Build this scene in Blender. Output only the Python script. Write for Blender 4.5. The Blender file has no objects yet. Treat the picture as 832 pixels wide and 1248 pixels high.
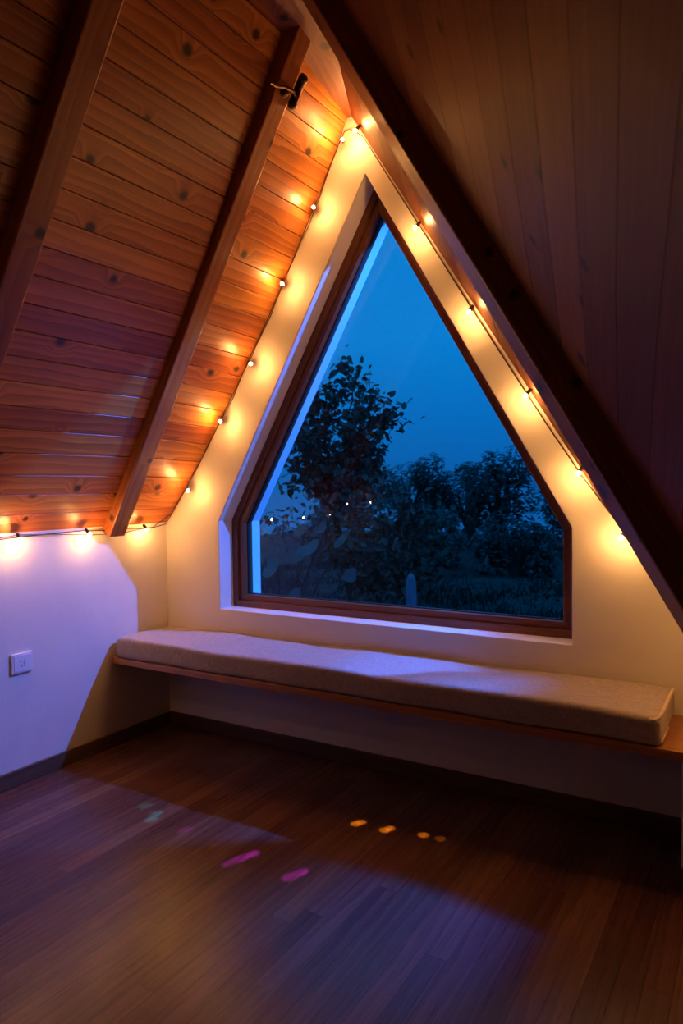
import bpy, bmesh, math, random
from mathutils import Vector, Matrix
from mathutils.geometry import tessellate_polygon
random.seed(7)
sc = bpy.context.scene
COL = sc.collection

# ------------------------------------------------------------------ materials
def new_mat(name):
    m = bpy.data.materials.new(name); m.use_nodes = True
    nt = m.node_tree
    for n in list(nt.nodes): nt.nodes.remove(n)
    out = nt.nodes.new('ShaderNodeOutputMaterial')
    b = nt.nodes.new('ShaderNodeBsdfPrincipled')
    nt.links.new(b.outputs[0], out.inputs[0])
    return m, nt, b
def N(nt, t, **kw):
    n = nt.nodes.new(t)
    for k, v in kw.items():
        if k.startswith('i_'):
            n.inputs[k[2:].replace('_', ' ')].default_value = v
        else: setattr(n, k, v)
    return n
def math_(nt, op, a, b=None, c=None):
    n = nt.nodes.new('ShaderNodeMath'); n.operation = op
    for i, v in enumerate((a, b, c)):
        if v is None: continue
        if isinstance(v, (int, float)): n.inputs[i].default_value = v
        else: nt.links.new(v, n.inputs[i])
    return n.outputs[0]
def ramp(nt, fac, stops):
    r = nt.nodes.new('ShaderNodeValToRGB'); e = r.color_ramp.elements
    while len(e) < len(stops): e.new(.5)
    for el, (p, c) in zip(e, stops):
        el.position = p; el.color = (*c, 1) if len(c) == 3 else c
    nt.links.new(fac, r.inputs[0]); return r.outputs[0]
def mix(nt, fac, a, b, mode='MIX'):
    n = nt.nodes.new('ShaderNodeMix'); n.data_type = 'RGBA'; n.blend_type = mode
    for s, v in ((n.inputs[0], fac), (n.inputs[6], a), (n.inputs[7], b)):
        if isinstance(v, (int, float)): s.default_value = v
        elif isinstance(v, tuple): s.default_value = (*v, 1)
        else: nt.links.new(v, s)
    return n.outputs[2]
def bump(nt, b, h, strength, dist):
    n = N(nt, 'ShaderNodeBump', i_Strength=strength, i_Distance=dist)
    nt.links.new(h, n.inputs['Height']); nt.links.new(n.outputs[0], b.inputs['Normal'])

def wood(name, dark, mid, light, rough=.4, wg=.30, knots=True, wave=8, var=.35, bumpd=.002, grain=1., spec=.5, coat=0.):
    """uv: x along the board, y across it, in metres, each board offset on its own; uv 'id' holds random numbers"""
    m, nt, b = new_mat(name)
    uv = N(nt, 'ShaderNodeUVMap', uv_map='board').outputs[0]
    idn = N(nt, 'ShaderNodeUVMap', uv_map='rand').outputs[0]
    sep = N(nt, 'ShaderNodeSeparateXYZ'); nt.links.new(uv, sep.inputs[0]); u, v = sep.outputs[0], sep.outputs[1]
    sid = N(nt, 'ShaderNodeSeparateXYZ'); nt.links.new(idn, sid.inputs[0])
    kd = None
    if knots:
        vo = N(nt, 'ShaderNodeTexVoronoi', i_Scale=4.2); vo.voronoi_dimensions = '2D'
        nt.links.new(uv, vo.inputs['Vector'])
        sc_ = N(nt, 'ShaderNodeSeparateColor'); nt.links.new(vo.outputs['Color'], sc_.inputs[0])
        has = math_(nt, 'GREATER_THAN', sc_.outputs[0], .45)
        inv = math_(nt, 'SUBTRACT', 1., has)
        # size differs from knot to knot
        size = math_(nt, 'MULTIPLY_ADD', sc_.outputs[1], .6, .7)
        kd = math_(nt, 'ADD', math_(nt, 'DIVIDE', vo.outputs['Distance'], size), math_(nt, 'MULTIPLY', inv, 2.))
        swirl = N(nt, 'ShaderNodeMapRange', interpolation_type='SMOOTHERSTEP'); nt.links.new(kd, swirl.inputs[0])
        swirl.inputs[1].default_value = 0.; swirl.inputs[2].default_value = .3; swirl.inputs[3].default_value = .05; swirl.inputs[4].default_value = 0.
        vv = math_(nt, 'ADD', v, swirl.outputs[0])
    else: vv = v
    co = N(nt, 'ShaderNodeCombineXYZ')
    nt.links.new(math_(nt, 'MULTIPLY', u, .12), co.inputs[0]); nt.links.new(vv, co.inputs[1])
    w = N(nt, 'ShaderNodeTexWave', wave_type='BANDS', bands_direction='Y', wave_profile='SAW')
    w.inputs['Scale'].default_value = wave; w.inputs['Distortion'].default_value = 8.; w.inputs['Detail'].default_value = 3.
    w.inputs['Detail Scale'].default_value = 1.4
    nt.links.new(co.outputs[0], w.inputs[0])
    co2 = N(nt, 'ShaderNodeCombineXYZ')
    nt.links.new(math_(nt, 'MULTIPLY', u, 3.), co2.inputs[0]); nt.links.new(math_(nt, 'MULTIPLY', vv, 160.), co2.inputs[1])
    n2 = N(nt, 'ShaderNodeTexNoise', i_Scale=1., i_Detail=4., i_Roughness=.7); nt.links.new(co2.outputs[0], n2.inputs[0])
    co3 = N(nt, 'ShaderNodeCombineXYZ')
    nt.links.new(math_(nt, 'MULTIPLY', u, 1.2), co3.inputs[0]); nt.links.new(math_(nt, 'MULTIPLY', v, 9.), co3.inputs[1])
    n3 = N(nt, 'ShaderNodeTexNoise', i_Scale=1., i_Detail=3.); nt.links.new(co3.outputs[0], n3.inputs[0])
    g = math_(nt, 'ADD', math_(nt, 'MULTIPLY_ADD', w.outputs[1], wg, (.38 - wg) * .5), math_(nt, 'MULTIPLY', n2.outputs[0], .45 * grain))
    g = math_(nt, 'ADD', g, math_(nt, 'MULTIPLY', n3.outputs[0], .35))
    g = math_(nt, 'ADD', g, math_(nt, 'MULTIPLY_ADD', sid.outputs[0], var, -.1 - var / 2))
    c = ramp(nt, g, [(.25, light), (.55, mid), (.95, dark)])
    hs = N(nt, 'ShaderNodeHueSaturation'); nt.links.new(c, hs.inputs['Color'])
    nt.links.new(math_(nt, 'MULTIPLY_ADD', sid.outputs[1], .02, .49), hs.inputs['Hue'])
    nt.links.new(math_(nt, 'MULTIPLY_ADD', sid.outputs[1], var * 1.1, 1 - var * .55), hs.inputs['Value'])
    c = hs.outputs[0]
    if knots:
        kn = N(nt, 'ShaderNodeMapRange', interpolation_type='SMOOTHSTEP')
        nt.links.new(math_(nt, 'ADD', kd, math_(nt, 'MULTIPLY_ADD', n2.outputs[0], .03, -.015)), kn.inputs[0])
        kn.inputs[1].default_value = .035; kn.inputs[2].default_value = .105; kn.inputs[3].default_value = 1.; kn.inputs[4].default_value = 0.
        c = mix(nt, math_(nt, 'MULTIPLY', kn.outputs[0], .95), c, tuple(x * .10 for x in dark))
    nt.links.new(c, b.inputs['Base Color'])
    nt.links.new(math_(nt, 'MULTIPLY_ADD', n2.outputs[0], .2, rough - .1), b.inputs['Roughness'])
    b.inputs['Specular IOR Level'].default_value = spec
    if coat: b.inputs['Coat Weight'].default_value = coat; b.inputs['Coat Roughness'].default_value = .25
    bump(nt, b, g, .5, bumpd)
    return m

def plain(name, col, rough=.5, metal=0., noise=0., nscale=40., bd=.001, spec=.5):
    m, nt, b = new_mat(name)
    tc = N(nt, 'ShaderNodeTexCoord').outputs['Object']
    n = N(nt, 'ShaderNodeTexNoise', i_Scale=nscale, i_Detail=5., i_Roughness=.6); nt.links.new(tc, n.inputs[0])
    c = mix(nt, n.outputs[0], tuple(max(0, x * (1 - noise)) for x in col), tuple(min(1, x * (1 + noise)) for x in col))
    nt.links.new(c, b.inputs['Base Color']); b.inputs['Roughness'].default_value = rough; b.inputs['Metallic'].default_value = metal
    b.inputs['Specular IOR Level'].default_value = spec
    if bd: bump(nt, b, n.outputs[0], .4, bd)
    return m
def emit(name, col, strength):
    m, nt, b = new_mat(name)
    b.inputs['Base Color'].default_value = (*col, 1); b.inputs['Emission Color'].default_value = (*col, 1)
    b.inputs['Emission Strength'].default_value = strength
    return m

M = {}
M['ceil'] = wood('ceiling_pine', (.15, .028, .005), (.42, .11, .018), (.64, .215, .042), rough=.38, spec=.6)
M['ceil_shaded'] = wood('shaded_ceiling_pine', (.06, .015, .005), (.13, .036, .011), (.20, .065, .022), rough=.5, wg=.10, spec=.15, wave=10)  # ceiling pine darkened: dim light on the right slope put into the colour
M['rafter'] = wood('rafter_pine', (.15, .034, .008), (.33, .095, .020), (.44, .15, .036), rough=.42, knots=True, wave=9, var=.1)
M['beam'] = wood('dark_beam', (.08, .018, .008), (.18, .045, .014), (.28, .085, .028), rough=.45, wave=9, var=.1)
M['floor'] = wood('floor_boards', (.042, .016, .008), (.110, .045, .022), (.18, .080, .042), rough=.29, knots=False, wave=9, var=.28, bumpd=.0003, spec=.42)
M['base'] = wood('baseboard_wood', (.04, .018, .010), (.09, .042, .022), (.13, .065, .035), rough=.5, knots=False, wave=9, var=.1)
M['shelf'] = wood('bench_wood', (.20, .06, .018), (.38, .14, .045), (.5, .21, .07), rough=.4, knots=False, wave=14, var=.1)
M['frame'] = wood('window_frame_wood', (.09, .028, .012), (.16, .05, .02), (.22, .08, .03), rough=.35, knots=False, wave=14, var=.05)
M['rubber'] = plain('gasket_rubber', (.012, .012, .015), .5)
M['socket'] = plain('socket_plastic', (.05, .03, .02), .35)
M['cable'] = plain('cable_copper', (.10, .045, .02), .45)
M['plate'] = plain('white_switch_plastic', (.75, .74, .72), .3, noise=.02)
M['hole'] = plain('outlet_holes', (.01, .01, .01), .8)
M['brass'] = plain('aged_brass', (.14, .08, .035), .32, metal=.8, noise=.3, nscale=90)
M['stone'] = plain('garden_stone', (.16, .18, .22), .8, noise=.3, nscale=6, bd=.02)
M['bark'] = plain('bark', (.03, .022, .016), .9, noise=.4, nscale=20, bd=.01)
M['piping'] = plain('cushion_piping', (.62, .5, .32), .8, noise=.15, nscale=300)
M['bulb'] = emit('bulb_glow', (1., .47, .14), 960.)
M['reveal'] = plain('outer_reveal_paint', (.8, .8, .8), .5, noise=.03)

# plaster: trowel texture
m, nt, b = new_mat('plaster'); M['plaster'] = m
tc = N(nt, 'ShaderNodeTexCoord').outputs['Object']
n1 = N(nt, 'ShaderNodeTexNoise', i_Scale=3., i_Detail=6., i_Roughness=.6, i_Distortion=.3); nt.links.new(tc, n1.inputs[0])
n2 = N(nt, 'ShaderNodeTexNoise', i_Scale=38., i_Detail=4.); nt.links.new(tc, n2.inputs[0])
nt.links.new(ramp(nt, n1.outputs[0], [(.3, (.70, .63, .54)), (.7, (.77, .70, .60))]), b.inputs['Base Color'])
b.inputs['Roughness'].default_value = .75; b.inputs['Specular IOR Level'].default_value = .25
bump(nt, b, math_(nt, 'ADD', math_(nt, 'MULTIPLY', n1.outputs[0], 1.6), math_(nt, 'MULTIPLY', n2.outputs[0], .25)), .16, .012)

# cushion felt
m, nt, b = new_mat('felt'); M['felt'] = m
tc = N(nt, 'ShaderNodeTexCoord').outputs['Object']
n1 = N(nt, 'ShaderNodeTexNoise', i_Scale=55., i_Detail=6., i_Roughness=.75, i_Distortion=1.5); nt.links.new(tc, n1.inputs[0])
n2 = N(nt, 'ShaderNodeTexNoise', i_Scale=420., i_Detail=3.); nt.links.new(tc, n2.inputs[0])
nt.links.new(ramp(nt, math_(nt, 'MULTIPLY_ADD', n2.outputs[0], .35, math_(nt, 'MULTIPLY', n1.outputs[0], .65)),
                  [(.35, (.30, .24, .18)), (.52, (.44, .36, .28)), (.68, (.62, .53, .42))]), b.inputs['Base Color'])
b.inputs['Roughness'].default_value = .95; b.inputs['Specular IOR Level'].default_value = .1
b.inputs['Sheen Weight'].default_value = .3
bump(nt, b, math_(nt, 'ADD', n1.outputs[0], n2.outputs[0]), .6, .003)

# glass: fresnel mix
m = bpy.data.materials.new('window_glass'); m.use_nodes = True; nt = m.node_tree; M['glass'] = m
for n in list(nt.nodes): nt.nodes.remove(n)
out = N(nt, 'ShaderNodeOutputMaterial'); tr = N(nt, 'ShaderNodeBsdfTransparent'); gl = N(nt, 'ShaderNodeBsdfGlossy')
gl.inputs['Roughness'].default_value = .0
tr.inputs[0].default_value = (.93, .96, .97, 1)
fr = N(nt, 'ShaderNodeFresnel', i_IOR=1.5)
mx = N(nt, 'ShaderNodeMixShader'); nt.links.new(fr.outputs[0], mx.inputs[0])
nt.links.new(tr.outputs[0], mx.inputs[1]); nt.links.new(gl.outputs[0], mx.inputs[2]); nt.links.new(mx.outputs[0], out.inputs[0])

def leafmat(name, a, c2):
    m, nt, b = new_mat(name)
    uv = N(nt, 'ShaderNodeUVMap', uv_map='rand').outputs[0]
    s = N(nt, 'ShaderNodeSeparateXYZ'); nt.links.new(uv, s.inputs[0])
    nt.links.new(ramp(nt, s.outputs[0], [(0., a), (1., c2)]), b.inputs['Base Color'])
    b.inputs['Roughness'].default_value = .45
    return m
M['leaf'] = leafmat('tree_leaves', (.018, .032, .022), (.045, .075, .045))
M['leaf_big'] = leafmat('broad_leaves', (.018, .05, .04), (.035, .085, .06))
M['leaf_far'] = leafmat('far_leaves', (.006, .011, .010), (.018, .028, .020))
M['grass'] = plain('meadow_grass', (.012, .02, .014), .9, noise=.5, nscale=3., bd=.05)

# ------------------------------------------------------------------ mesh helpers
def tag(o, label=None, cat=None, group=None, kind=None):
    if label: o['label'] = label
    if cat: o['category'] = cat
    if group: o['group'] = group
    if kind: o['kind'] = kind
    return o
def link(name, bm, mat, parent=None, smooth=False, bevel=0., seg=2):
    me = bpy.data.meshes.new(name); 
    bm.normal_update(); bm.to_mesh(me); bm.free()
    o = bpy.data.objects.new(name, me); COL.objects.link(o)
    me.materials.append(M[mat] if isinstance(mat, str) else mat)
    if smooth:
        for p in me.polygons: p.use_smooth = True
    if bevel:
        md = o.modifiers.new('bevel', 'BEVEL'); md.width = bevel; md.segments = seg; md.limit_method = 'ANGLE'
    if parent: o.parent = parent
    return o
def empty(name, loc=(0, 0, 0)):
    o = bpy.data.objects.new(name, None); COL.objects.link(o); o.location = loc; o.empty_display_size = .05
    return o
def uvl(bm): return bm.loops.layers.uv.get('board') or bm.loops.layers.uv.new('board')
def idl(bm): return bm.loops.layers.uv.get('rand') or bm.loops.layers.uv.new('rand')
def hexa(bm, P, axis=None, ids=None, off=None):
    """P: 8 points, 0-3 one end (loop), 4-7 other end. axis: direction of grain (default from end to end)"""
    uvl(bm); idl(bm); uv, il = uvl(bm), idl(bm)
    vs = [bm.verts.new(Vector(p)) for p in P]
    a = Vector(axis) if axis else (sum((Vector(p) for p in P[4:]), Vector()) - sum((Vector(p) for p in P[:4]), Vector()))
    a.normalize()
    ids = ids or (random.random(), random.random()); off = off or (random.uniform(0, 60), random.uniform(0, 60))
    fs = []
    for f in ((0, 1, 2, 3), (7, 6, 5, 4), (0, 4, 5, 1), (1, 5, 6, 2), (2, 6, 7, 3), (3, 7, 4, 0)):
        try: fc = bm.faces.new([vs[i] for i in f])
        except ValueError: continue
        fc.normal_update(); n = fc.normal
        b = n.cross(a)
        if b.length < .3: b = Vector((0, 0, 1)) if abs(n.z) < .8 else Vector((1, 0, 0)); 
        b.normalize()
        for l in fc.loops:
            l[uv].uv = (l.vert.co.dot(a) + off[0], l.vert.co.dot(b) + off[1]); l[il].uv = ids
        fs.append(fc)
    bmesh.ops.recalc_face_normals(bm, faces=fs)
    return vs
def box(bm, x0, x1, y0, y1, z0, z1, axis=(1, 0, 0), **k):
    return hexa(bm, [(x0, y0, z0), (x0, y1, z0), (x0, y1, z1), (x0, y0, z1), (x1, y0, z0), (x1, y1, z0), (x1, y1, z1), (x1, y0, z1)], axis=axis, **k)
def tube(bm, pts, r, seg=6, cap=True):
    pts = [Vector(p) for p in pts]; rings = []
    rs = r if isinstance(r, (list, tuple)) else [r] * len(pts)
    up = Vector((.13, .31, .94)).normalized()
    for i, p in enumerate(pts):
        d = (pts[min(i + 1, len(pts) - 1)] - pts[max(i - 1, 0)]).normalized()
        a = d.cross(up)
        if a.length < .1: a = d.cross(Vector((1, 0, 0)))
        a.normalize(); b = d.cross(a)
        rings.append([bm.verts.new(p + (a * math.cos(t) + b * math.sin(t)) * rs[i]) for t in [2 * math.pi * k / seg for k in range(seg)]])
    for A, B in zip(rings, rings[1:]):
        for k in range(seg): bm.faces.new((A[k], A[(k + 1) % seg], B[(k + 1) % seg], B[k]))
    if cap: bm.faces.new(rings[0]); bm.faces.new(rings[-1][::-1])
def prism(bm, poly, holes, y0, y1):
    """vertical slab: polygon in xz with holes, from y0 to y1"""
    loops = [[Vector((x, 0, z)) for x, z in poly]] + [[Vector((x, 0, z)) for x, z in h] for h in holes]
    flat = [p for l in loops for p in l]
    tris = tessellate_polygon(loops)
    F = [bm.verts.new((p.x, y0, p.z)) for p in flat]; B = [bm.verts.new((p.x, y1, p.z)) for p in flat]
    for t in tris:
        bm.faces.new([F[i] for i in t]); bm.faces.new([B[i] for i in reversed(t)])
    k = 0
    for l in loops:
        n = len(l)
        for i in range(n): bm.faces.new((F[k + i], F[k + (i + 1) % n], B[k + (i + 1) % n], B[k + i]))
        k += n
    bmesh.ops.recalc_face_normals(bm, faces=bm.faces)

# ------------------------------------------------------------------ geometry of the room
ZF = .055                       # floor level
EAVE = Vector((0, 0, 1.077)); TOP = Vector((1.10, 0, 2.80))
LD = (TOP - EAVE).normalized(); LN = Vector((LD.z, 0, -LD.x))      # up the slope / into the room
LLEN = (TOP - EAVE).length
def leftpt(s, y, d=0.):
    """point on the left slope: s metres up from the eave, d metres into the room"""
    t = min(max(s / LLEN, 0), 1.02)
    w = .35 + .65 * max(0., 1 + y / .35) if y > -.35 else .35
    dev = .055 * math.sin(math.pi * min(t, 1)) ** .8 * w if 0 < t < 1 else 0
    q = EAVE + LD * s + LN * (dev + d)
    return Vector((q.x, y, q.z))
G0 = Vector((1.345, 0, 2.398)); RN = Vector((.855, .42, .518)); RD = Vector((.518, 0, -.855))   # right slope, mean plane
def rightpt(z, y, d=0.):
    """point of the slightly twisted right slope at height z and depth y, moved d metres into the room"""
    xg = 1.345 + (2.398 - z) * .6219; xn = 1.488 + (2.706 - z) * .5856
    x = xg + (xn - xg) * (-y / .7)
    return Vector((x - .855 * d, y, z - .518 * d))
YB = -4.2
def ridge(y):                   # where soffit plank meets the left slope
    a = -y; s = ((1.10 + .09 * a) - EAVE.x) / LD.x
    return Vector((1.10 + .09 * a, y, 2.775 + .14 * a))

# floor: planks that run towards the gable
bm = bmesh.new()
pw = .062; x = 0.0; i = 0
while x < 4.7:
    y = YB + random.uniform(-.9, 0)
    while y < 0:
        L = random.uniform(.9, 1.25); y1 = min(y + L, 0); y0 = max(y, YB)
        if y1 - y0 > .02:
            box(bm, x + .0003, x + pw - .0003, y0 + .0002, y1 - .0002, ZF - .02, ZF, axis=(0, 1, 0))
        y += L
    x += pw
tag(link('floor', bm, 'floor'), kind='structure')
bm = bmesh.new(); box(bm, -.3, 4.9, YB - .2, .3, ZF - .06, ZF - .0205)
tag(link('trim_2', bm, 'base'), kind='structure')     # subfloor seen in the joints

# gable wall with the window opening
W0, W1, WZB, WZK, WZA = .347, 1.997, .667, 1.09, 2.528
WXA = (W0 + W1) / 2
OPEN = [(W0, WZB), (W1, WZB), (W1, WZK), (WXA, WZA), (W0, WZK)]
bm = bmesh.new()
prism(bm, [(-.2, -.1), (3.2, -.1), (3.2, .85), (1.25, 3.3), (.95, 3.3), (-.2, 1.3)], [OPEN], 0, .14)
tag(link('wall_back', bm, 'plaster', bevel=.004, seg=3), kind='structure')
def inset(poly, w):
    n = len(poly); res = []
    for i in range(n):
        p0, p1, p2 = Vector(poly[i - 1]), Vector(poly[i]), Vector(poly[(i + 1) % n])
        a, b = (p1 - p0).normalized(), (p2 - p1).normalized()
        na, nb = Vector((-a.y, a.x)), Vector((-b.y, b.x))
        k = w / (1 + na.dot(nb)); res.append(tuple(p1 + (na + nb) * k))
    return res
bm = bmesh.new(); prism(bm, [(-.2, -.1), (3.2, -.1), (3.2, .85), (1.25, 3.3), (.95, 3.3), (-.2, 1.3)], [inset(OPEN, .037)], .185, .27)
tag(link('wall_back_outer', bm, 'reveal'), kind='structure')

# left wall (below the eave)
bm = bmesh.new(); box(bm, -.16, 0, YB, .1, -.05, 1.12)
tag(link('wall_left', bm, 'plaster'), kind='structure')
# right knee wall follows the right slope's foot
def knee(y, z=.80): p = rightpt(z, y); return p.x
bm = bmesh.new()
hexa(bm, [(2.40, .0, -.05), (2.60, .1, -.05), (2.60, .1, .95), (2.40, .0, .95),
          (knee(YB) + .05, YB, -.05), (knee(YB) + .25, YB, -.05), (knee(YB) + .25, YB, .95), (knee(YB) + .05, YB, .95)])
tag(link('wall_right', bm, 'plaster'), kind='structure')
bm = bmesh.new(); prism(bm, [(-.3, -.1), (5.2, -.1), (5.2, 1.2), (2.4, 5.2), (1.2, 5.2), (-.3, 1.4)], [], YB - .12, YB)
tag(link('wall_front', bm, 'base'), kind='structure')

# left slope boards
bm = bmesh.new()
ys = [.02, -.12, -.25, -.40] + [-.4 - .38 * k for k in range(1, 11)] + [YB - .05]
s = 0.0
uvn = None
while s < 3.35:
    wdt = random.choice([.092, .094, .096, .099]); s1 = min(s + wdt, 3.35)
    y = .02; 
    cuts = [.02]
    c = random.uniform(-2.4, -1.3) if random.random() < .8 else -9
    segs = [(.02, c), (c, YB - .05)] if c > -5 else [(.02, YB - .05)]
    for ya, yb in segs:
        ids = (random.random(), random.random()); off = (random.uniform(0, 60), random.uniform(0, 60))
        yy = [ya] + [q for q in ys if yb + .02 < q < ya - .02] + [yb]
        uvl(bm); idl(bm); uv, il = uvl(bm), idl(bm)
        rows = []
        g = .0015; ch = .0012
        for q in yy:
            rows.append([bm.verts.new(leftpt(a, q, d)) for a, d in ((s + g, -.02), (s + g, -ch), (s + g + ch, 0), (s1 - g - ch, 0), (s1 - g, -ch), (s1 - g, -.02))])
        sv = [0, .017, .02, .02 + wdt, .023 + wdt, .04 + wdt]
        for ra, rb, q0, q1 in zip(rows, rows[1:], yy, yy[1:]):
            for k in range(5):
                f = bm.faces.new((ra[k], ra[k + 1], rb[k + 1], rb[k]))
                for l, (qq, kk) in zip(f.loops, ((q0, k), (q0, k + 1), (q1, k + 1), (q1, k))):
                    l[uv].uv = (qq + off[0], sv[kk] + off[1]); l[il].uv = ids
    s = s1
bmesh.ops.recalc_face_normals(bm, faces=bm.faces)
# make sure the lit faces look into the room
for f in bm.faces:
    if abs(f.normal.dot(LN)) > .5 and f.normal.dot(LN) < 0: f.normal_flip()
# backing slab
a0 = .03
hexa(bm, [leftpt(-.1, .1, -.021), leftpt(-.1, .1, -.12), Vector((1.60, .1, 3.60)) - LN * .17, Vector((1.60, .1, 3.60)) - LN * .075,
          leftpt(-.1, YB - .1, -.021), leftpt(-.1, YB - .1, -.12), Vector((1.60, YB - .1, 3.60)) - LN * .17, Vector((1.60, YB - .1, 3.60)) - LN * .075])
tag(link('ceiling_left', bm, 'ceil'), kind='structure')

# right slope boards : run obliquely down towards the gable
bm = bmesh.new()
n = RN.normalized()
bd = Vector((-.227, 1.0, (.227 * .855 - .42) / .518)).normalized()   # along a board
bc = n.cross(bd).normalized()                                        # across
if bc.z > 0: bc = -bc
org = G0.copy()
# region limits: y in [YB-.05, .02], z >= .75 line; clip by plane cuts
wv = -3.6
while wv < 3.2:
    wdt = .135
    ids = (random.random(), random.random()); off = (random.uniform(0, 60), random.uniform(0, 60))
    for La in range(-12, 8):
        hexa(bm, [org + bd * L + bc * (wv + e) - n * (-t) for L in (La * .5, La * .5 + .5) for e, t in ((.0010, 0), (wdt - .0010, 0), (wdt - .0010, .02), (.0010, .02))], axis=bd, ids=ids, off=off)
    wv += wdt
def cut(bm, co, no):
    r = bmesh.ops.bisect_plane(bm, geom=bm.verts[:] + bm.edges[:] + bm.faces[:], plane_co=co, plane_no=no, clear_outer=True)
cut(bm, (0, .02, 0), (0, 1, 0)); cut(bm, (0, YB - .05, 0), (0, -1, 0)); cut(bm, (0, 0, .70), (0, 0, -1)); cut(bm, (0, 0, 5.4), (0, 0, 1))
zt = lambda y: ridge(y).z + .25
cutn = (Vector((0, -4, zt(-4))) - Vector((0, 0, zt(0)))).cross(Vector((1, 0, 0))).normalized()
if cutn.z < 0: cutn = -cutn
cut(bm, (0, 0, zt(0)), cutn)
for v in bm.verts:              # give the boards the twist of the slope
    xp = (RN.dot(G0) - RN.y * v.co.y - RN.z * v.co.z) / RN.x
    v.co.x += rightpt(v.co.z, v.co.y).x - xp
yq = [.1 - .44 * k for k in range(11)]
for ya_, yb_ in zip(yq, yq[1:]):          # backing behind the boards
    for z0_, z1_ in ((0., 1.), (1., 2.), (2., 3.), (3., 5.)):
        hexa(bm, [rightpt(max(.6, z0_), ya_, -.045), rightpt(max(.6, z0_), ya_, -.14), rightpt(min(z1_, zt(ya_)), ya_, -.14), rightpt(min(z1_, zt(ya_)), ya_, -.045),
                  rightpt(max(.6, z0_), yb_, -.045), rightpt(max(.6, z0_), yb_, -.14), rightpt(min(z1_, zt(yb_)), yb_, -.14), rightpt(min(z1_, zt(yb_)), yb_, -.045)]) if z0_ < zt(ya_) - .05 else None
tag(link('ceiling_right', bm, 'ceil_shaded' if 'ceil_shaded' in M else 'ceil', bevel=0), kind='structure')

# soffit plank along the ridge
bm = bmesh.new()
def sof(y, e, h):
    a = ridge(y); b = rightpt(a.z, y)
    w = b.x - a.x
    return Vector((a.x + e * w - (.12 if e == 0 else -.12), y, a.z + h))
yy = [.02, -.7, -1.6, -2.8, YB - .05]
for a_, b_ in zip(yy, yy[1:]):
    hexa(bm, [sof(a_, 0, 0), sof(a_, 1, 0), sof(a_, 1, .05), sof(a_, 0, .05), sof(b_, 0, 0), sof(b_, 1, 0), sof(b_, 1, .05), sof(b_, 0, .05)],
         ids=(.4, .4), off=(3, 3))
tag(link('trim_3', bm, 'beam'), kind='structure')
bm = bmesh.new(); box(bm, .2, 3.2, YB - .1, .3, 0, .06)
for v in bm.verts: v.co.z += 3.95 + (-v.co.y) * .45
tag(link('trim_4', bm, 'beam'), kind='structure')      # cap above the ridge

# ------------------------------------------------------------------ rafters
def left_rafter(ye0, ye1, yt0, yt1, d, name='roof_rafter', s1=LLEN + .1):
    """ye*: near/far y at the eave, yt*: at the top"""
    bm = bmesh.new(); K = 8
    for k in range(1):
        P = []
        for s, a, b in ((-.02, ye0, ye1), (s1, yt0, yt1)):
            for y, dd in ((a, -.02), (b, -.02), (b, d), (a, d)):
                qv = EAVE + LD * s + LN * (dd); P.append(Vector((qv.x, y, qv.z)))
        hexa(bm, P)
    return link(name, bm, 'rafter', bevel=.006)
tag(left_rafter(-.392, -.300, -.505, -.420, .058), 'pine rafter on left roof slope nearer the window, metal latch near its top', 'beam')
tag(left_rafter(-1.26, -1.165, -1.26, -1.165, .075), 'shadowed pine rafter on left roof slope, farther from the window, cut by photo edge', 'beam')
bm = bmesh.new()
NBA, NBB = Vector((1.382, -.70, 2.753)), Vector((2.425, -.70, .937))      # lower near edge of the beam
bdir = (NBB - NBA).normalized(); bout = Vector((-bdir.z, 0, bdir.x))
if bout.x < 0: bout = -bout
P = []
for q0 in (NBA - bdir * .42, NBB + bdir * .2):
    for wy, dd in ((0, .135), (.115, .10), (.115, -.050), (0, 0)): P.append(q0 + Vector((0, wy, 0)) + bout * dd)
hexa(bm, P)
tag(link('roof_rafter', bm, 'beam', bevel=.006), 'broad dark timber beam slanting down the right roof slope beside the window', 'beam')

# ------------------------------------------------------------------ baseboards
bm = bmesh.new(); box(bm, 0, .014, YB, -.014, ZF, .120, axis=(0, 1, 0))
tag(link('baseboard_left', bm, 'base', bevel=.003), kind='structure')
bm = bmesh.new(); box(bm, 0, 2.40, -.014, 0, ZF, .120)
tag(link('baseboard_back', bm, 'base', bevel=.003), kind='structure')
# short plastered pier under the right end of the bench, with its own baseboard
bm = bmesh.new(); box(bm, 2.388, 2.52, -.33, -.002, ZF, .437)
tag(link('trim_1', bm, 'plaster', bevel=.003), kind='structure')
bm = bmesh.new(); box(bm, 2.374, 2.55, -.344, -.33, ZF, .115); box(bm, 2.374, 2.388, -.33, -.014, ZF, .115, axis=(0, 1, 0))
tag(link('baseboard_right', bm, 'base', bevel=.002), kind='structure')

# ------------------------------------------------------------------ window
win = empty('window_1', (WXA, .14, WZB)); win['kind'] = 'structure'
def ring(name, outer_in, inner_in, y0, y1, mat, bevel=.002):
    """mitred frame made of five lengths, grain along each"""
    bm = bmesh.new()
    A, B = inset(OPEN, outer_in), inset(OPEN, inner_in); n = len(A)
    for i in range(n):
        j = (i + 1) % n
        P = [(A[i][0], y0, A[i][1]), (B[i][0], y0, B[i][1]), (B[i][0], y1, B[i][1]), (A[i][0], y1, A[i][1]),
             (A[j][0], y0, A[j][1]), (B[j][0], y0, B[j][1]), (B[j][0], y1, B[j][1]), (A[j][0], y1, A[j][1])]
        hexa(bm, P, ids=(.5, .5))
    bmesh.ops.transform(bm, matrix=Matrix.Translation(-Vector(win.location)), verts=bm.verts)
    return link(name, bm, mat, win, bevel=bevel)
ring('window_frame', -.004, .030, .098, .185, 'frame')
ring('window_sash', .030, .058, .112, .182, 'frame')
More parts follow.
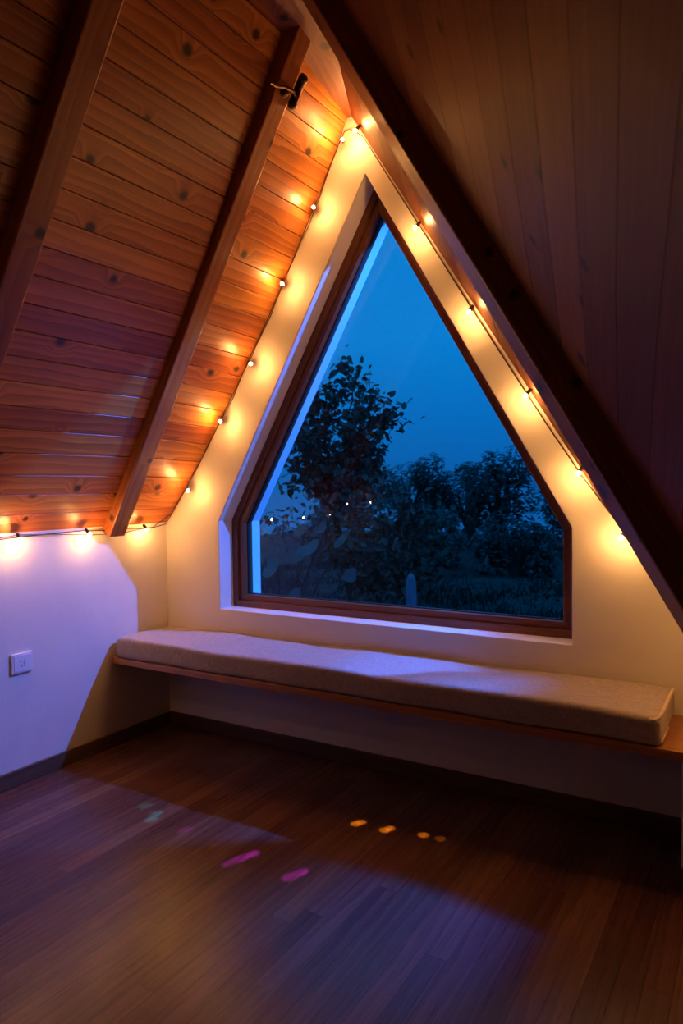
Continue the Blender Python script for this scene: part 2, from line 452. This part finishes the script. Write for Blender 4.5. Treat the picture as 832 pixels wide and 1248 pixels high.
ring('glazing_gasket', .052, .062, .142, .158, 'rubber', 0)
bm = bmesh.new(); I = inset(OPEN, .05); prism(bm, I, [], .149, .151)
# a single pane face keeps reflections clean; edges stay inside the sash
bmesh.ops.delete(bm, geom=[f for f in bm.faces if f.calc_center_median().y > .1495], context='FACES')
bmesh.ops.transform(bm, matrix=Matrix.Translation(-Vector(win.location)), verts=bm.verts)
link('glass_pane', bm, 'glass', win)

# ------------------------------------------------------------------ bench + cushion
bm = bmesh.new(); box(bm, .001, 2.56, -.358, -.002, .440, .468)
tag(link('bench_shelf', bm, 'shelf', bevel=.003), 'long wooden bench shelf fixed under the triangular window, carrying the cushion', 'bench')

cu = empty('bench_cushion', (1.2, -.18, .468))
tag(cu, 'long thin beige felt seat cushion with pale piping on the wooden bench', 'cushion')
bm = bmesh.new()
nx, ny, nz = 90, 14, 4
x0, x1, y0, y1, z0, z1 = .018, 2.335, -.352, -.006, .4685, .562
r = .02
def cpt(u, v, w):
    x = x0 + (x1 - x0) * u; y = y0 + (y1 - y0) * v; z = z0 + (z1 - z0) * w
    # rounded edges: clamp inner box + sphere offset
    ix = min(max(x, x0 + r), x1 - r); iy = min(max(y, y0 + r), y1 - r); iz = min(max(z, z0 + r), z1 - r)
    d = Vector((x - ix, y - iy, z - iz))
    if d.length > 1e-9: d = d.normalized() * min(r, max(abs(d.x), abs(d.y), abs(d.z)))
    p = Vector((ix, iy, iz)) + d
    if w > .5:
        p.z += .004 * math.sin(u * 41) * math.sin(v * 3.1) + .003 * math.sin(u * 17 + v * 5)
    p.y += (-.003 if v < .2 else 0) * (1 + math.sin(u * 33)) 
    return p - Vector(cu.location)
us = sorted(set([0, .001, .003, .006, .009] + [i / nx for i in range(1, nx)] + [.991, .994, .997, .999, 1]))
vs = [0, .02, .04, .058] + [i / ny for i in range(1, ny)] + [.942, .96, .98, 1]
ws = [0, .07, .14, .22, .4, .6, .78, .86, .93, 1]
def grid(f, A, B):
    g = [[bm.verts.new(f(a, b)) for b in B] for a in A]
    for i in range(len(A) - 1):
        for j in range(len(B) - 1): bm.faces.new((g[i][j], g[i + 1][j], g[i + 1][j + 1], g[i][j + 1]))
grid(lambda a, b: cpt(a, b, 1), us, vs); grid(lambda a, b: cpt(a, b, 0), us, vs)
grid(lambda a, b: cpt(a, 0, b), us, ws); grid(lambda a, b: cpt(a, 1, b), us, ws)
grid(lambda a, b: cpt(0, a, b), vs, ws); grid(lambda a, b: cpt(1, a, b), vs, ws)
bmesh.ops.remove_doubles(bm, verts=bm.verts, dist=1e-4); bmesh.ops.recalc_face_normals(bm, faces=bm.faces)
link('cushion_body', bm, 'felt', cu, smooth=True)
bm = bmesh.new()
xe = x1 - .006; pts = [(xe, y1 - .02, z1 - .004), (xe + .001, -.18, z1 - .003), (xe, y0 + .03, z1 - .004), (xe - .004, y0 + .008, z1 - .010), (xe - .016, y0 + .0, z1 - .016), (xe - .03, y0 - .002, z1 - .016)]
tube(bm, [Vector(p) + Vector((.003, 0, .002)) - Vector(cu.location) for p in pts], .0058, 8)
link('piping', bm, 'piping', cu, smooth=True)['label'] = 'pale piping along right end of cushion'
bm = bmesh.new()
pts = [(xe + .003, -.18, z0 + .01), (xe + .001, y0 + .03, z0 + .01), (xe - .004, y0 + .008, z0 + .012), (xe - .005, y0 + .004, z0 + .03), (xe - .005, y0 + .002, z1 - .02)]
tube(bm, [Vector(p) + Vector((.003, -.001, 0)) - Vector(cu.location) for p in pts], .0042, 8)
link('piping', bm, 'piping', cu, smooth=True)

# ------------------------------------------------------------------ wall outlet
ot = empty('wall_outlet', (0, -.825, .548))
tag(ot, 'small white plastic power outlet on the left plaster wall', 'outlet')
bm = bmesh.new(); box(bm, .0005, .010, -.047, .047, -.041, .041, axis=(0, 1, 0)); link('cover_plate', bm, 'plate', ot, bevel=.003, seg=3)
bm = bmesh.new(); box(bm, .0102, .0122, -.037, .037, -.033, .033, axis=(0, 1, 0)); link('face_insert', bm, 'plate', ot, bevel=.001)
bm = bmesh.new()
def slot(cy, cz, w, h, ang):
    c, s_ = math.cos(ang), math.sin(ang); P = []
    for xx in (.0118, .0127):
        for a, b in ((-w, -h), (w, -h), (w, h), (-w, h)): P.append((xx, cy + a * c - b * s_, cz + a * s_ + b * c))
    hexa(bm, P)
slot(-.008, .009, .0045, .0018, 0); slot(.007, .009, .0018, .002, 0)
slot(.006, -.001, .0012, .003, 0); slot(-.006, -.011, .0045, .0014, -.6); slot(.008, -.009, .0045, .0014, .7)
link('socket_holes', bm, 'hole', ot)

# ------------------------------------------------------------------ latch on the rafter
def on_rafter(s, y, d):
    q = EAVE + LD * s + LN * d; return Vector((q.x, y, q.z))
sl = 1.985
lt = empty('barrel_latch', on_rafter(sl, -.42, .062))
tag(lt, 'small dark metal latch with a pin screwed on the rafter near the roof peak', 'latch')
L0 = Vector(lt.location)
def capsule(name, p, q, w, h, mat):
    """flat plate with rounded ends from p to q, thickness along LN"""
    bm = bmesh.new(); a = (q - p).normalized(); sdir = a.cross(LN).normalized(); ring_ = []
    for cen, sg in ((p, -1), (q, 1)):
        for k in range(9):
            t = -math.pi / 2 + math.pi * k / 8
            ring_.append(cen + (a * math.cos(t) * sg + sdir * math.sin(t) * sg) * w)
    lo = [bm.verts.new(v) for v in ring_]; hi = [bm.verts.new(v + LN * h) for v in ring_]
    bm.faces.new(lo); bm.faces.new(hi[::-1]); k = len(lo)
    for i in range(k): bm.faces.new((lo[i], lo[(i + 1) % k], hi[(i + 1) % k], hi[i]))
    bmesh.ops.recalc_face_normals(bm, faces=bm.faces)
    return link(name, bm, mat, lt, bevel=.0015)
pa, pb = on_rafter(sl - .070, -.395, .0595) - L0, on_rafter(sl + .022, -.395, .0595) - L0
capsule('back_plate', pa, pb, .019, .004, 'brass')
bm = bmesh.new(); tube(bm, [pa + LN * .012, pb + LN * .012], .010, 12); link('bolt', bm, 'brass', lt, smooth=True)
for cpos in (pa, pb):
    bm = bmesh.new(); bmesh.ops.create_uvsphere(bm, u_segments=14, v_segments=8, radius=.016, matrix=Matrix.Translation(cpos + LN * .011)); link('bolt_guide', bm, 'brass', lt, smooth=True)
mid = on_rafter(sl - .03, -.42, .064) - L0
bm = bmesh.new(); bmesh.ops.create_uvsphere(bm, u_segments=14, v_segments=8, radius=.016, matrix=Matrix.Translation(on_rafter(sl - .055, -.455, .066) - L0)); link('knob', bm, 'brass', lt, smooth=True)
bm = bmesh.new()
tube(bm, [on_rafter(sl - .045, -.40, .078) - L0, on_rafter(sl - .035, -.44, .088) - L0, on_rafter(sl - .040, -.48, .085) - L0, on_rafter(sl - .055, -.52, .082) - L0, on_rafter(sl - .060, -.55, .080) - L0], [.004, .006, .0065, .007, .004], 8)
link('pin', bm, 'brass', lt, smooth=True)

# ------------------------------------------------------------------ string of fairy lights
strg = empty('string_light', (0, -.03, 1.06))
tag(strg, 'warm white fairy lights strung along the left eave and up around the gable', 'string light')
SO = Vector(strg.location)
def jit(p, a=.004): return Vector(p) + Vector((random.uniform(-a, a), random.uniform(-a, 0), random.uniform(-a, a)))
eave_y = [-.178, -.512, -.85, -1.17]
path = [(.010, y, 1.062 + .004 * math.sin(y * 9)) for y in [-2.9 + .1 * k for k in range(29)]]
leftk = [(.206, 1.24), (.416, 1.559), (.6, 1.805), (.78, 2.131), (.948, 2.422), (1.093, 2.662)]
def seam(t):                     # left seam point on gable
    p = leftpt(t * LLEN, 0, .010); return (p.x, -.010, p.z)
path += [seam(t / 30) for t in range(0, 29)]
path += [(1.085, -.012, 2.715), (1.11, -.012, 2.715), (1.14, -.012, 2.70), (1.165, -.012, 2.675), (1.19, -.012, 2.645)]
rightk = [(1.17, 2.674), (1.431, 2.238), (1.645, 1.888), (1.857, 1.562), (2.04, 1.282), (2.179, 1.063)]
rc = [(1.342, 2.398), (1.425, 2.260), (1.638, 1.910), (1.78, 1.68), (1.921, 1.453), (2.041, 1.274), (2.12, 1.16), (2.186, 1.074)]
path += [(x - .004, -.012, z) for x, z in rc] + [(2.25, -.012, .97), (2.31, -.03, .88), (2.36, -.12, .85), (2.43, -.30, .85), (2.50, -.48, .85), (2.58, -.68, .85)]
bm = bmesh.new(); tube(bm, [jit(p, .0025) - SO for p in path], .0022, 6); link('wire', bm, 'cable', strg, smooth=True)
bm = bmesh.new()
p2 = [(.012, y, 1.056 + .012 * math.sin(y * 7 + 1)) for y in [-2.9 + .08 * k for k in range(36)]] + [(Vector(seam(t / 30)) + Vector((.006, -.004, -.006 + .006 * math.sin(t)))) for t in range(1, 29)]
tube(bm, [jit(p, .003) - SO for p in p2], .0018, 6); link('wire', bm, 'cable', strg, smooth=True)

sb = bmesh.new(); tube(sb, [(0, 0, .020), (0, 0, .018), (0, 0, -.006), (0, 0, -.008)], [.003, .0065, .0072, .006], 10)
sme = bpy.data.meshes.new('socket'); sb.to_mesh(sme); sb.free(); sme.materials.append(M['socket'])
bb = bmesh.new(); bmesh.ops.create_uvsphere(bb, u_segments=12, v_segments=8, radius=.0066, matrix=Matrix.Translation((0, 0, -.0135)))
bme = bpy.data.meshes.new('bulb'); bb.to_mesh(bme); bb.free(); bme.materials.append(M['bulb'])
for me in (sme, bme):
    for p in me.polygons: p.use_smooth = True
def lamp(p, direction):
    """p = bulb position; direction = way the bulb points"""
    d = Vector(direction).normalized(); q = d.to_track_quat('-Z', 'Y')
    so = bpy.data.objects.new('socket', sme); COL.objects.link(so); so.parent = strg
    so.location = Vector(p) - d * .014 - SO; so.rotation_mode = 'QUATERNION'; so.rotation_quaternion = q
    bo = bpy.data.objects.new('bulb', bme); COL.objects.link(bo); bo.parent = so
for y in eave_y: lamp((.055, y, 1.052), (.9, random.uniform(-.3, .3), -1))
lamp((.11, -1.30, 1.125), (.6, .1, -1)); lamp((.05, -1.74, 1.125), (.6, .1, -1))
for x, z in leftk: lamp((x + .010, -.066, z - .004), (.4, -.9, -.2))
for i, (x, z) in enumerate(rightk): lamp((x - .004, -.070, z), (-.40, -.5, -.75))

lamp((2.43, -.33, .835), (-.5, 0, -1)); lamp((2.56, -.66, .835), (-.5, 0, -1))  # two unseen bulbs added to brighten the lower right wall

# ------------------------------------------------------------------ outside
def leaf(bm, p, size, nrm, rot, wide=.55, ids=None):
    z = nrm.normalized(); a = z.cross(Vector((.3, .2, .9)))
    a = a.normalized() if a.length > .05 else Vector((1, 0, 0)); b = z.cross(a)
    a, b = a * math.cos(rot) + b * math.sin(rot), -a * math.sin(rot) + b * math.cos(rot)
    il = idl(bm); prof = ((0, 0), (.28, wide * .42), (.6, wide * .40), (.85, wide * .18), (1, 0)) if wide < .9 else ((0, 0), (.02, .30), (.14, .46), (.32, .52), (.5, .46), (.68, .38), (.82, .2), (1, 0))
    mid = [bm.verts.new(p + a * size * t - z * size * .16 * t * t) for t, _ in prof]
    ids = ids or (random.random(), random.random())
    for sg in (-1, 1):
        e = [mid[0]] + [bm.verts.new(p + a * size * t + b * sg * w * size + z * size * (.08 - .16 * t * t)) for t, w in prof[1:-1]] + [mid[-1]]
        for k in range(len(prof) - 1):
            vs_ = [mid[k], mid[k + 1], e[k + 1], e[k]]; vs_ = [v for i, v in enumerate(vs_) if v not in vs_[:i]]
            f = bm.faces.new(vs_ if sg > 0 else vs_[::-1])
            for l in f.loops: l[il].uv = ids
def rnd(): return Vector((random.gauss(0, 1), random.gauss(0, 1), random.gauss(0, 1)))
def grow(limbs, base, tips, sub, twig, bl, leafn, lsize, jitter=.05, wide=.6, hang=.3):
    """trunk+branches tubes in limbs bmesh; leaves in bl"""
    for tip, r0 in tips:
        tip = Vector(tip); b0 = Vector(base); midp = b0.lerp(tip, .45) + Vector((0, 0, (tip - b0).length * .12)) + rnd() * .04
        pts = [b0.lerp(midp, k / 4) for k in range(4)] + [midp.lerp(tip, k / 5) + rnd() * .015 for k in range(6)]
        tube(limbs, pts, [r0 * (1 - .85 * k / 9) for k in range(10)], 6)
        for k in range(sub):
            t = random.uniform(.25, 1); i0 = min(int(t * 9), 8); st = pts[i0].lerp(pts[i0 + 1], t * 9 - i0)
            dv = rnd().normalized(); dv = (dv + (tip - b0).normalized() * .8 + Vector((0, 0, .25))).normalized()
            L = twig * random.uniform(.5, 1.2); e = st + dv * L
            tube(limbs, [st, st.lerp(e, .5) + rnd() * .02, e], [r0 * .22, r0 * .16, r0 * .06], 4)
            for _ in range(leafn):
                q = st.lerp(e, random.uniform(.2, 1.05)) + rnd() * jitter
                leaf(bl, q, lsize * random.uniform(.6, 1.25), (rnd() * .7 + Vector((0, -.5, .6))), random.uniform(0, 6.28), wide)
def ellip(bl, limbs, c, r, nl, lsize, wide=.6, lumps=9):
    cs = []
    for _ in range(lumps):
        d = rnd().normalized(); cs.append((Vector(c) + Vector((d.x * r[0], d.y * r[1], d.z * r[2])) * .72, random.uniform(.22, .48)))
    for cc, k in cs: tube(limbs, [Vector(c) - Vector((0, 0, r[2] * .9)), Vector(c).lerp(cc, .5), cc], [.05 * r[0] + .01, .03 * r[0] + .005, .01], 5)
    for _ in range(nl):
        cc, k = random.choice(cs); d = rnd().normalized() * random.uniform(.55, 1) ** .5 * k
        leaf(bl, cc + Vector((d.x * r[0], d.y * r[1], d.z * r[2])), lsize * random.uniform(.6, 1.3), (d + Vector((0, -.2, .5))), random.uniform(0, 6.28), wide)
def plant(name, loc, label, cat, group=None):
    t = empty(name, loc); tag(t, label, cat, group); return t
def finish(t, limbs, bl, leafmat_, lname='foliage'):
    off = Matrix.Translation(-Vector(t.location))
    for b_ in (limbs, bl): bmesh.ops.transform(b_, matrix=off, verts=b_.verts)
    link('trunk', limbs, 'bark', t, smooth=True); link(lname, bl, leafmat_, t)

GZ = -.12
# slender tree beyond the left part of the window
random.seed(11)
t = plant('garden_tree', (-.75, 3.2, GZ), 'leafy tree close outside the window, its sparse crown dark against the sky', 'tree')
lm, bl = bmesh.new(), bmesh.new()
fork = Vector((-.95, 3.15, .95))
tube(lm, [t.location, Vector((-.85, 3.2, .4)), fork], [.05, .042, .035], 8)
tips = [((-.98, 3.0, 2.25), .02), ((-1.25, 3.1, 2.25), .02), ((-.62, 3.0, 2.28), .018), ((-.42, 2.9, 2.02), .016), ((-.30, 3.0, 1.82), .016), ((-1.5, 3.2, 1.9), .02),
        ((-.8, 3.3, 1.8), .018), ((-1.2, 2.8, 1.7), .018), ((-.55, 3.1, 1.55), .015), ((-1.0, 3.0, 1.5), .018), ((-1.7, 3.0, 2.2), .018), ((-1.5, 3.0, 1.5), .018), ((-.5, 3.0, 1.30), .014)]
grow(lm, fork, tips, 17, .26, bl, 12, .085)
finish(t, lm, bl, 'leaf')
# leafy shrub in front of it
random.seed(12)
t = plant('garden_shrub', (-.1, 2.7, GZ), 'wide leafy shrub low outside the window, under the nearest tree', 'shrub')
lm, bl = bmesh.new(), bmesh.new()
tips = [((-.9, 2.6, 1.0), .015), ((-.55, 2.5, 1.15), .015), ((-.2, 2.6, 1.2), .015), ((.12, 2.6, 1.15), .014), ((.35, 2.6, 1.02), .013), ((.5, 2.7, .8), .012),
        ((-.7, 2.4, .7), .012), ((-.3, 2.3, .75), .012), ((.1, 2.3, .7), .012), ((.35, 2.5, .6), .012), ((-.1, 2.5, .95), .012), ((-1.2, 2.5, .9), .012), ((.2, 2.4, .35), .012)]
grow(lm, Vector((-.1, 2.7, .1)), tips, 15, .24, bl, 10, .075, wide=.65)
finish(t, lm, bl, 'leaf')
# broad-leaved plant
random.seed(13)
t = plant('broad_leaved_plant', (-.55, 1.75, GZ), 'low plant with big broad leaves just outside the lower left window corner', 'plant')
lm, bl = bmesh.new(), bmesh.new()
for (x, y, z, s, r) in ((-.42, 1.5, .66, .24, .2), (-.30, 1.65, .72, .24, -.3), (-.60, 1.5, .60, .24, .5), (-.15, 1.6, .80, .2, 0.1), (-.02, 1.75, .83, .18, -.2), (-.7, 1.7, .75, .2, 1.), (.12, 1.7, .62, .16, .3),
                        (-.45, 1.9, .9, .17, 0), (-.25, 1.9, .95, .15, .8), (-.5, 1.4, .45, .22, 0), (-.15, 1.4, .5, .18, .5), (-.05, 1.5, .42, .16, 2)):
    p = Vector((x, y, z)); tube(lm, [t.location, Vector(t.location).lerp(p, .6) + Vector((0, 0, .1)), p], [.01, .007, .004], 5)
    leaf(bl, p, s * .72, Vector((random.uniform(-.3, .3), -.75, .55)), r + random.uniform(-.3, .3), .95)
finish(t, lm, bl, 'leaf_big')
# small shrub lower right
random.seed(14)
t = plant('garden_shrub', (1.35, 4.4, GZ), 'small loose shrub at the lower right of the window view, on the grass', 'shrub')
lm, bl = bmesh.new(), bmesh.new()
tips = [((.9, 4.2, .55), .01), ((1.2, 4.2, .7), .01), ((1.5, 4.3, .75), .01), ((1.75, 4.4, .6), .01), ((1.1, 4.0, .3), .01), ((1.5, 4.1, .35), .01), ((.75, 4.1, .25), .01), ((1.9, 4.4, .8), .01)]
grow(lm, Vector((1.35, 4.4, -.05)), tips, 10, .2, bl, 7, .055)
finish(t, lm, bl, 'leaf')
# trees along the far edge of the meadow
far = [('round-crowned tree in the middle of the far tree line', -4.0, 12.2, .75, (.75, .7, 1.0)),
       ('taller crowned tree with gaps of sky, right of the middle in the far tree line', -2.45, 12.3, .95, (.75, .7, 1.15)),
       ('tall dark tree at the right end of the far tree line, beside the window frame', -.80, 11.6, 1.15, (.55, .6, 1.65)),
       ('low dark tree behind the crown of the nearest tree, left end of the tree line', -6.6, 13.2, .9, (1.2, .8, 1.0)),
       ('pale far hill-side tree filling the gap left of the round-crowned tree', -7.4, 18.0, .8, (1.3, .9, 1.0)),
       ('farther dark tree filling the gap between the two middle crowns', -4.2, 15.2, .75, (1.2, .8, 1.1)),
       ('farther dark tree low behind the tall one at the right', -1.6, 15.6, .75, (1.3, .9, 1.1)),
       ('dark bush at the left end of the meadow edge', -4.9, 9.6, -.05, (.85, .6, .75)), ('dark bush at the meadow edge under the round-crowned tree', -3.0, 9.8, -.05, (.8, .6, .8)),
       ('dark bush at the right end of the meadow edge, beside the window frame', -1.2, 9.5, -.05, (.8, .6, .7))]
random.seed(21)
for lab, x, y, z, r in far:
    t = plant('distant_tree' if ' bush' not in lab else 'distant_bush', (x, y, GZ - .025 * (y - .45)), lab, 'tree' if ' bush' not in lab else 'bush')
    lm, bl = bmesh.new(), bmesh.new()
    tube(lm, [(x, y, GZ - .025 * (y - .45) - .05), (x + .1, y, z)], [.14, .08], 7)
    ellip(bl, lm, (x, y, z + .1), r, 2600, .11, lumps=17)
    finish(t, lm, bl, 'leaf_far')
# standing stone
bm = bmesh.new(); bmesh.ops.create_icosphere(bm, subdivisions=4, radius=1)
for v in bm.verts:
    c0 = v.co.copy(); k = 1 + .10 * math.sin(c0.x * 5 + c0.z * 6) + .07 * math.sin(c0.y * 7 + c0.z * 9)
    sq = 1 - .35 * max(0, c0.z)
    rr = math.hypot(c0.x, c0.y); kk = min(1., rr * 2.2) / max(rr, 1e-4)
    v.co = Vector((c0.x * kk * .042 * k * sq, c0.y * kk * .045 * k, c0.z * .40))
o = link('garden_stone', bm, 'stone', smooth=True); o.location = (.42, 1.95, .225)
tag(o, 'narrow pale standing stone in the garden, half hidden by the shrub below the window middle', 'stone')
# meadow with a slight rise
bm = bmesh.new(); nX, nY = 60, 60
g = [[bm.verts.new((-14 + 26 * i / nX, .45 + 24 * (j / nY) ** 1.6, GZ - .025 * (24 * (j / nY) ** 1.6) + .05 * math.sin(i * .9) * math.sin(j * .7) * min(1, j / 12))) for j in range(nY + 1)] for i in range(nX + 1)]
for i in range(nX):
    for j in range(nY): bm.faces.new((g[i][j], g[i + 1][j], g[i + 1][j + 1], g[i][j + 1]))
o = link('meadow', bm, 'grass', smooth=True); tag(o, kind='structure')
# grass tufts
bm = bmesh.new(); il = idl(bm); random.seed(5)
for _ in range(9000):
    d = random.uniform(0, 1) ** 1.3; y = 3.9 + 5 * d; x = 2.3 - (y + 2.6) * random.uniform(.02, .85) + .6; z = GZ - .025 * (y - .45)
    h = random.uniform(.03, .09); w = .006 + .002 * y; lean = Vector((random.uniform(-.05, .05), random.uniform(-.04, .04), 0))
    f = bm.faces.new([bm.verts.new((x - w, y, z - .03)), bm.verts.new((x + w, y, z - .03)), bm.verts.new(Vector((x, y, z + h)) + lean)])
    ii = (random.random(), 0)
    for l in f.loops: l[il].uv = ii
o = link('meadow_grass', bm, 'leaf_far'); tag(o, 'short dark grass blades growing over the meadow outside', 'grass', kind='stuff')

# ------------------------------------------------------------------ lights
def light(kind, loc, target, col, power, size=.05, spot=None, blend=.3):
    l = bpy.data.lights.new('lamp', kind); l.color = col; l.energy = power
    if kind == 'SPOT': l.spot_size = math.radians(spot); l.spot_blend = blend; l.shadow_soft_size = size
    elif kind == 'POINT': l.shadow_soft_size = size
    o = bpy.data.objects.new('unseen_spot', l); COL.objects.link(o); o.location = loc  # unseen spots without fixtures, set up for the coloured light
    o.rotation_mode = 'QUATERNION'; o.rotation_quaternion = (Vector(target) - Vector(loc)).to_track_quat('-Z', 'Y')
    return o
S = Vector((2.08, 1.02, 2.72))
light('SPOT', S, (.1, -.75, .45), (.02, .17, 1.), 620, .03, 62, .6)
light('SPOT', S, (.5, -1.5, ZF), (.85, .09, 1.), 42, .04, 50, .7)
light('SPOT', (2.0, 1.0, .35), (.32, -.80, 1.55), (.45, .12, 1.), 7, .05, 30, 1.)
light('SPOT', S, (1.42, -.17, .56), (.0, .13, 1.), 480, .03, 14, 1.)                 # added spot for the blue pool on the cushion
# small coloured glints on the floor boards, made by added unseen spots
S2 = Vector((1.62, 1.0, 2.45))
light('SPOT', S2, (1.80, -1.02, ZF), (0., .14, 1.), 900, .16, 20, 1.)             # added spot strengthening the blue pool on the floor
for tgt, colr, pw_, ang in (((.68, -.76), (0., .35, 1.), 1500, 1.0), ((.70, -.80), (0., .35, 1.), 1300, .7), ((.60, -.735), (0., .4, .9), 900, .8), ((1.17, -.81), (.32, .03, 1.), 2520, .9),
                            ((1.155, -.85), (.32, .03, 1.), 1980, .8), ((1.14, -.89), (.32, .03, 1.), 1260, .7), ((1.37, -.82), (.32, .03, 1.), 1800, .8), ((1.355, -.86), (.32, .03, 1.), 1620, .8), ((.86, -.80), (.3, .05, 1.), 900, .9)):
    light('SPOT', S2, (*tgt, ZF), colr, pw_, .004, ang, .9)
for tgt, pw_, ang in (((1.37, -.445), 1300, .8), ((1.36, -.465), 1300, .8), ((1.48, -.435), 1000, .55), ((1.47, -.455), 1000, .55), ((1.60, -.42), 900, .6), ((1.66, -.415), 250, .5)):
    light('SPOT', (1.16, -.19, 2.60), (*tgt, ZF), (1., .45, .02), pw_ * .75, .004, ang, .7)  # added indoor spots near the peak, only for the orange glints

# sky
w = bpy.data.worlds.new('dusk'); sc.world = w; w.use_nodes = True; nt = w.node_tree
bg = nt.nodes['Background']
tc = N(nt, 'ShaderNodeTexCoord'); sp = N(nt, 'ShaderNodeSeparateXYZ'); nt.links.new(tc.outputs['Generated'], sp.inputs[0])
c = ramp(nt, sp.outputs[2], [(0., (.002, .075, .28)), (.10, (.0015, .11, .38)), (.20, (.001, .15, .46)), (.40, (.0005, .158, .46)), (1., (.001, .16, .55))])
nt.links.new(c, bg.inputs[0]); bg.inputs[1].default_value = 1.45

# ------------------------------------------------------------------ camera
cd = bpy.data.cameras.new('camera'); cam = bpy.data.objects.new('camera', cd); COL.objects.link(cam); sc.camera = cam
cd.sensor_fit = 'VERTICAL'; cd.sensor_height = 36; cd.lens = 861.77 / 1248 * 36; cd.clip_start = .02
r_, u_, f_ = Vector((0.85486, 0.51869, -0.01336)), Vector((-0.00778, 0.03857, 0.99923)), Vector((-0.5188, 0.85409, -0.03701))
mw = Matrix((r_, u_, -f_)).transposed().to_4x4(); mw.translation = (2.60487, -2.58362, 1.25); cam.matrix_world = mw
cd.dof.use_dof = True; cd.dof.focus_distance = 3.0; cd.dof.aperture_fstop = 3.5

sc.view_settings.view_transform = 'Standard'; sc.view_settings.look = 'None'; sc.view_settings.gamma = 1
sc.view_settings.exposure = 0; sc.view_settings.use_curve_mapping = False
